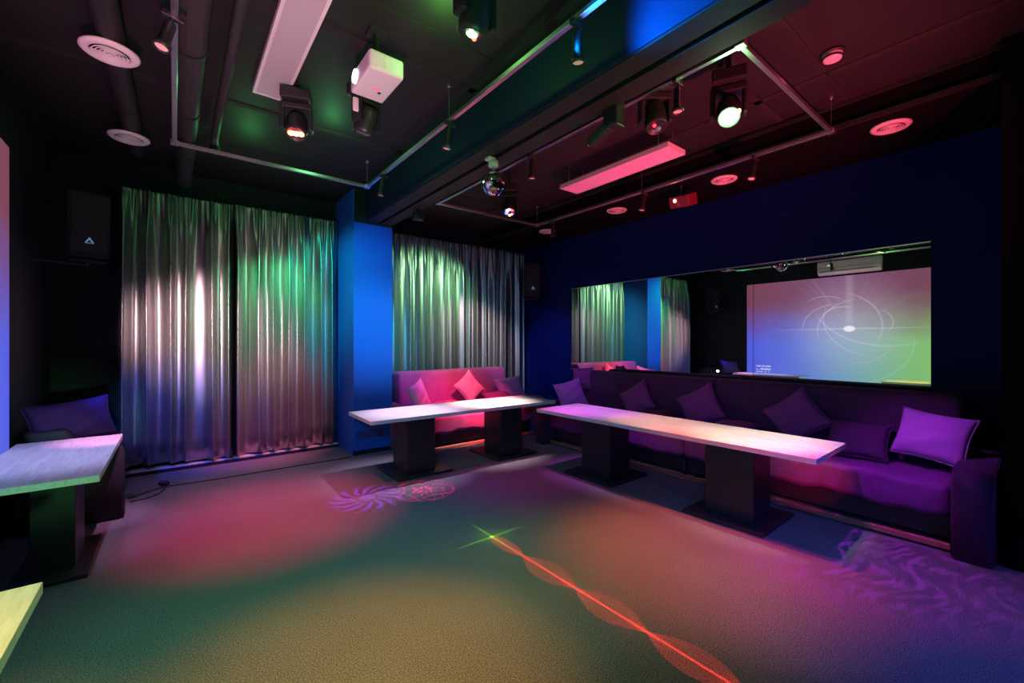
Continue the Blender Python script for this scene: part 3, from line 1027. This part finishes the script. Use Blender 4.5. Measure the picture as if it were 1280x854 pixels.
# column vent grille
t = thing('wall_grille', 'blue-framed ventilation grille low on the blue pillar', 'grille', (2.13, 5.87, .19))
bm = bmesh.new()
box(bm, -.21, .21, -.012, -.001, 0, .02)
box(bm, -.21, .21, -.012, -.001, .14, .16)
box(bm, -.21, -.19, -.012, -.001, .02, .14)
box(bm, .19, .21, -.012, -.001, .02, .14)
obj('frame', bm, M_blue, t)
bm = bmesh.new()
for i in range(8):
    box(bm, -.19, .19, -.009, -.002, .026+i*.0145, .033+i*.0145)
obj('louvres', bm, M_grille, t)

# cable and adapter on the floor
pts = [(-.33, 5.50, .006), (-.2, 5.62, .006), (-.12, 5.75, .006), (-.09, 5.88, .01)]
cb = obj('power_cable', tube(bmesh.new(), [(-.36, 5.62, .006), (-.22, 5.74, .006), (-.1, 5.84, .006), (.1, 5.83, .006), (.4, 5.80, .006), (.83, 5.80, .006), (1.3, 5.80, .006), (1.66, 5.79, .006), (1.85, 5.80, .006)], .006, 8), M_cable, smooth=True)
obj('loop', tube(bmesh.new(), [(-.34, 5.50, .006), (-.22, 5.51, .006), (-.13, 5.60, .006), (-.08, 5.75, .008), (-.09, 5.88, .012)], .006, 8), M_cable, cb, smooth=True)
tag(cb, 'thin dark cable trailing along the floor below the left curtains', 'cable')
t = thing('power_adapter', 'small black plug adapter lying on the carpet by the cable', 'adapter', (-.09, 5.93, 0), (0, 0, .5))
obj('housing', B(-.035, .035, -.045, .045, .0, .04, .01, 2), M_blackgloss, t)
obj('plug_end', tube(bmesh.new(), [(0, -.04, .02), (0, -.07, .018)], [.014, .008], 10), M_blackgloss, t)


# ------------------------------------------------------------------- lights
def spot(name, loc, target, col, watts, deg, blend=.6, size=.02):
    l = bpy.data.lights.new(name, 'SPOT')
    l.color = col
    l.energy = watts
    l.spot_size = math.radians(deg)
    l.spot_blend = blend
    l.shadow_soft_size = size
    o = bpy.data.objects.new(name, l)
    COL.objects.link(o)
    o.location = loc
    o.rotation_euler = aim(loc, target)
    return o


def point(name, loc, col, watts, size=.03):
    l = bpy.data.lights.new(name, 'POINT')
    l.color = col
    l.energy = watts
    l.shadow_soft_size = size
    o = bpy.data.objects.new(name, l)
    COL.objects.link(o)
    o.location = loc
    return o


def gobo(name, loc, col, watts, deg, fn):
    """a lamp pointing straight down; fn(X, x, y) gives the pattern over the floor point (x, y)"""
    l = bpy.data.lights.new(name, 'SPOT')
    l.energy = watts
    l.spot_size = math.radians(deg)
    l.spot_blend = .05
    l.shadow_soft_size = .0
    l.use_nodes = True
    nt = l.node_tree
    nt.nodes.clear()
    X = NX(nt)
    tc = nt.nodes.new('ShaderNodeTexCoord')
    sp = nt.nodes.new('ShaderNodeSeparateXYZ')
    nt.links.new(tc.outputs['Normal'], sp.inputs[0])
    h = loc[2]
    fx = X.add(X.mul(X.div(sp.outputs[0], sp.outputs[2]), -h), loc[0])
    fy = X.add(X.mul(X.div(sp.outputs[1], sp.outputs[2]), -h), loc[1])
    st = fn(X, fx, fy)
    em = nt.nodes.new('ShaderNodeEmission')
    em.inputs['Color'].default_value = (*col, 1)
    nt.links.new(st, em.inputs['Strength'])
    out = nt.nodes.new('ShaderNodeOutputLight')
    nt.links.new(em.outputs[0], out.inputs['Surface'])
    o = bpy.data.objects.new(name, l)
    COL.objects.link(o)
    o.location = loc
    return o


def polar(X, x, y, cx, cy):
    dx, dy = X.sub(x, cx), X.sub(y, cy)
    return X.sqrt(X.add(X.mul(dx, dx), X.mul(dy, dy))), X.atan2(dy, dx)


def g_streak(X, x, y):
    x0 = 1.975
    w = X.mul(X.abs(X.sin(X.mul(X.sub(y, 2.36), PI/.515))), .105)
    w = X.mul(w, X.step(y, 2.2, 2.74, 1.0, .45))
    w = X.add(w, .006)
    c = X.div(X.sub(x, x0), w)
    inside = X.step(X.abs(c), .93, 1.0, 1, 0)
    lines = X.step(X.abs(X.sin(X.mul(c, 10.0))), .0, .5, 1.0, .35)
    lines2 = X.step(X.abs(X.sin(X.add(X.mul(c, 4.0), X.mul(y, 25.0)))), .0, .25, 1.0, .4)
    core = X.step(X.abs(X.sub(x, x0)), .0, .014, 1.4, 0)
    conc = X.div(.03, X.add(w, .02))
    v = X.add(X.mul(X.mul(X.mul(inside, X.mul(lines, lines2)), conc), 3.6), X.mul(core, X.step(y, 1.9, 2.7, 1, .25)))
    end = X.step(y, 2.72, 2.76, 1, 0)
    return X.mul(v, end)


def g_cross(X, x, y):
    dx, dy = X.abs(X.sub(x, 1.975)), X.abs(X.sub(y, 2.745))
    a = X.mul(X.step(dx, .0, .014, 1, 0), X.step(dy, .02, .42, 1, 0))
    b = X.mul(X.step(dy, .0, .014, 1, 0), X.step(dx, .02, .45, 1, 0))
    r = X.sqrt(X.add(X.mul(dx, dx), X.mul(dy, dy)))
    return X.add(X.add(a, b), X.add(X.step(r, .0, .03, 3, 0), X.step(r, .0, .22, .22, 0)))


def g_sun(X, x, y):
    r, th = polar(X, x, y, 1.50, 4.20)
    n = X.noise(x, y, 14, 2)
    ph = X.add(X.add(X.mul(th, 14), X.mul(r, 26)), X.mul(n, 5))
    pet = X.step(X.sin(ph), -.35, .45)
    ring = X.mul(X.step(r, .105, .125), X.step(r, .26, .41, 1, 0))
    core = X.step(r, .07, .085, .8, 0)
    return X.add(X.mul(pet, ring), core)


def g_mandala(X, x, y):
    r, th = polar(X, x, y, 2.04, 4.06)
    w1 = X.abs(X.sin(X.add(X.mul(r, 24), X.mul(X.sin(X.mul(th, 3)), 1.8))))
    w2 = X.abs(X.sin(X.add(X.mul(r, 17), X.mul(X.sin(X.add(X.mul(th, 5), 1.0)), 2.2))))
    w3 = X.abs(X.sin(X.mul(r, 30)))
    L = X.add(X.step(w1, 0, .22, 1, 0), X.add(X.step(w2, 0, .22, .9, 0), X.mul(X.step(w3, 0, .2, .5, 0), X.step(r, .1, .25))))
    fall = X.mul(X.step(r, .05, .20, 1.5, .42), X.step(r, .30, .34, 1, 0))
    return X.mul(L, fall)


def g_streaks(X, x, y):
    r, th = polar(X, x, y, 3.9, .9)
    n = X.noise(X.mul(x, 2.2), X.add(X.mul(y, 6.5), X.mul(X.sin(X.mul(x, 9)), .35)), 3.2, 3)
    return X.mul(X.step(n, .46, .64), X.step(r, .35, 1.15, 1, 0))


gobo('laser_red_fan', (2.46, 1.92, 3.02), (1, .03, .02), 2200, 110, g_streak)
gobo('laser_green_cross', (1.9, 2.9, 3.3), (.30, 1, .02), 1100, 60, g_cross)
gobo('gobo_purple_sun', (1.17, 3.9, 3.1), (.35, .03, 1), 900, 60, g_sun)
gobo('gobo_red_mandala', (1.6, 3.9, 3.2), (1, .0, .12), 4500, 60, g_mandala)
gobo('gobo_purple_streaks', (3.75, 1.1, 3.28), (.55, .03, 1), 420, 100, g_streaks)

# stage wash lamps, some added without a fixture: (name, from, towards, colour, watts, cone, size)
WASH = [
    # floor pools: the heads and their neighbours, plus an added blue lamp
    ('red_head', (.75, 3.76, 3.12), (.70, 4.32, 0), (1, 0.02, 0.11), 760, 46, .02),
    ('red_head_right', (.80, 3.80, 3.12), (1.25, 4.45, 0), (1, 0.615, 0.402), 45, 40, .02),
    ('teal_left', (.02, 1.5, 3.28), (-.05, 2.2, 0), (0, 1, 0.276), 93.62, 56, .02),
    ('blue_left', (-.6, 3.0, 3.28), (.1, 5.3, 0), (0.571, 0.249, 1), 131.6, 50, .02),
    ('green_floor', (1.20, 1.84, 3.12), (.9, 2.6, 0), (0.3, 1, 0.5), 147, 66, .02),
    ('orange_floor', (1.26, 1.90, 3.12), (.68, 1.88, 0), (1, 0.33, 0.04), 560, 42, .02),
    ('amber_mid', (2.70, 1.74, 3.05), (2.35, 1.85, 0), (0.8, 0.8, 0.3), 135, 52, .02),
    ('blue_mid', (2.6, 4.6, 3.15), (1.9, 3.6, 0), (0, 0.0799, 1), 79.27, 46, .02),
    ('red_right', (3.28, 1.88, 3.22), (3.05, 1.65, 0), (1, 0.09, 0.06), 800, 44, .02),
    ('magenta_near', (3.05, 1.46, 3.05), (3.75, .85, 0), (1, 0, 0.4), 200, 36, .02),
    ('blue_near_fill', (2.3, -1.3, 2.9), (3.3, .35, .1), (0.08, 0.12, 1), 330, 46, .05),  # unseen lamp added behind the viewer for the blue carpet
    ('magenta_far', (3.25, 4.10, 3.08), (3.1, 3.75, 0), (1, 0, .45), 130, 44, .02),
    # tables
    ('warm_table', (3.62, 1.35, 3.2), (3.95, 1.55, .72), (1, 0.76, 0.68), 420, 32, .02),
    ('warm_table_mid', (3.58, 2.05, 3.2), (3.93, 2.5, .72), (1, 0.48, 0.46), 330, 30, .02),
    ('pillar_top', (1.70, 1.62, 3.1), (2.18, 5.9, 2.75), (0, 0.396, 1), 400.3, 16, .05),
    ('wall_blue', (2.46, 4.95, 3.05), (5.6, 5.9, 1.3), (0, 0.2, 1), 240, 30, .03),
    ('pink_back', (.3, 4.84, 3.28), (.75, 5.25, 0), (1, 0.411, 0.648), 170, 42, .02),
    ('magenta_table', (3.46, 4.02, 3.0), (3.92, 3.45, .72), (0.7, 0.15, 1), 330, 34, .02),
    ('pink_table', (3.30, 4.42, 3.1), (3.4, 4.72, .72), (1, 0.8, 0.8), 760, 34, .02),
    ('pink_table_end', (2.6, 4.6, 3.15), (2.2, 4.7, .72), (0.85, 0.62, 1), 520, 36, .02),
    ('lilac_left_fill', (-.1, 3.7, 3.25), (-.62, 4.5, .72), (0.4, 0.5, 1), 200, 34, .02),  # added lamp without a fixture, brightens the left table
    ('pink_left', (.2, 4.3, 3.25), (-.42, 5.0, .72), (1, 0.3, 0.7), 420, 18, .02),
    ('yellow_left_fill', (-.3, .6, 3.2), (-.62, 1.8, .72), (1, 0.5, 0.14), 360, 26, .02),  # added without a fixture to brighten the nearest table
    ('green_left_fill', (.05, -.6, .95), (-.50, 3.0, .80), (0.2, 1, 0.3), 240, 13, .05),  # low spot added in place of the screen's green light
    # sofas
    ('red_sofa', (3.24, 4.42, 3.08), (3.55, 5.6, .5), (1, 0.06, 0.14), 850, 40, .02),
    ('red_seat_far', (3.24, 4.42, 3.08), (3.55, 5.28, .36), (1, .01, .05), 1900, 13, .02),
    ('pink_sofa_left', (2.6, 4.5, 3.1), (2.95, 6.0, .9), (.8, 0, 1), 200, 26, .02),
    ('white_sofa_end', (3.3, 4.42, 3.1), (4.55, 6.05, 1.0), (.8,.62,1), 130, 14, .02),
    ('red_seat_fill', (1.0, -1.2, 1.45), (4.42, 1.30, .34), (1, 0.01, 0.01), 760, 8, .02),  # unseen lamp added behind the viewer to redden the seat front
    ('purple_right', (3.12, 1.48, 3.05), (4.75, .72, .6), (.55, .04, 1), 300, 26, .02),
    ('purple_corner', (4.38, 4.0, 3.2), (4.9, 4.5, .72), (0.561, 0.0899, 1), 60.6, 30, .02),
    ('plum_row', (4.36, 2.5, 3.25), (4.95, 2.9, .72), (1, 0.222, 0.478), 18, 60, .02),
    # curtains and pillar
    ('curtain_pink_fill', (-.93, 4.5, 2.1), (.30, 6.5, 1.62), (1, .62, .72), 470, 42, .08),  # spot added at the screen face, stands in for its light
    ('curtain_dim', (.9, 3.0, 3.2), (1.0, 6.5, 2.0), (1, 0.9, 0.75), 52, 44, .08),
    ('curtain_green', (1.72, 4.9, 3.2), (1.0, 6.5, 1.95), (.10, 1, .36), 330, 46, .08),
    ('curtain_blue_fill', (-.93, 4.4, 2.1), (.2, 6.5, .6), (.04, .09, 1), 420, 38, .08),  # blue part of the screen's light, added as a spot
    ('curtain_red', (1.70, 4.7, 3.2), (1.05, 6.5, .62), (1, .18, .34), 760, 32, .08),
    ('curtain_green_right', (4.25, 4.9, 3.2), (3.25, 6.5, 2.0), (.40, 1, .45), 330, 64, .08),
    ('curtain_white_right', (2.52, 4.7, 3.05), (4.3, 6.5, 1.45), (1, .68, .72), 400, 36, .08),
    ('pillar_blue', (1.70, 1.62, 3.1), (2.18, 5.9, 1.7), (0.0315, 0.567, 1), 951, 22, .05),
    ('pillar_teal', (.05, 4.8, 3.28), (1.9, 6.25, 2.3), (0, 0.95, 0.6), 260, 44, .05),
    ('beam_blue', (1.70, 1.62, 3.15), (2.08, .9, 3.5), (0, 0.222, 1), 187.4, 100, .02),
    # broad blue washes from the viewer's end of the room
    ('blue_wide', (-.75, -.6, 2.3), (3.0, 5.6, 1.0), (0.03, 0.4, 1), 260, 46, .12),
    ('blue_right', (-.75, -.6, 2.0), (4.4, 2.2, .4), (0.05, 0.16, 1), 200, 40, .12),
    # unseen floor-level uplights; green and pink are added to tint the ceiling
    ('green_up_fill', (.9, -.6, .25), (.9, 2.4, 3.6), (0.08, 1, 0.35), 260, 62, .02),
    ('pink_up_fill', (-.2, .2, .25), (.35, 3.2, 3.6), (1, .22, .5), 760, 44, .02),
    ('red_up', (3.0, -.7, .25), (3.9, 1.9, 3.6), (1, 0.07, 0.15), 1400, 56, .02),
]
for (nm, a_, b_, c_, pw, dg_, sz) in WASH:
    spot('wash_'+nm, a_, b_, c_, pw, dg_, 1.0, sz)
point('fill_glow_ceiling', (1.32, 2.35, 3.47), (.25, 1, .15), 5)  # this and the next two: added glows that tint the ceiling green
point('fill_glow_rail', (1.2, 4.3, 3.44), (.15, 1, .3), 3)
point('fill_glow_left', (.62, 5.1, 3.40), (.12, 1, .25), 2.5)
point('glow_green_head', (3.02, 1.36, 3.05), (.3, 1, .35), 3)

w = bpy.data.worlds.new('dark_room')
w.use_nodes = True
w.node_tree.nodes['Background'].inputs[0].default_value = (.0, .0, .0, 1)
w.node_tree.nodes['Background'].inputs[1].default_value = 0
sc.world = w

# ------------------------------------------------------------------- camera
cam = bpy.data.cameras.new('camera')
cam.sensor_width = 36
cam.lens = 532/1280*36
cam.clip_start = .02
co = bpy.data.objects.new('camera', cam)
COL.objects.link(co)
co.location = (0, 0, EYE)
co.rotation_euler = (PI/2, 0, -math.atan(422/532))
sc.camera = co

sc.view_settings.view_transform = 'Standard'
sc.view_settings.look = 'None'
sc.view_settings.exposure = 0
sc.view_settings.gamma = 1
sc.view_settings.use_curve_mapping = False
try:
    sc.cycles.max_bounces = 8
    sc.cycles.use_denoising = True
    sc.cycles.sample_clamp_indirect = 4
except Exception:
    pass
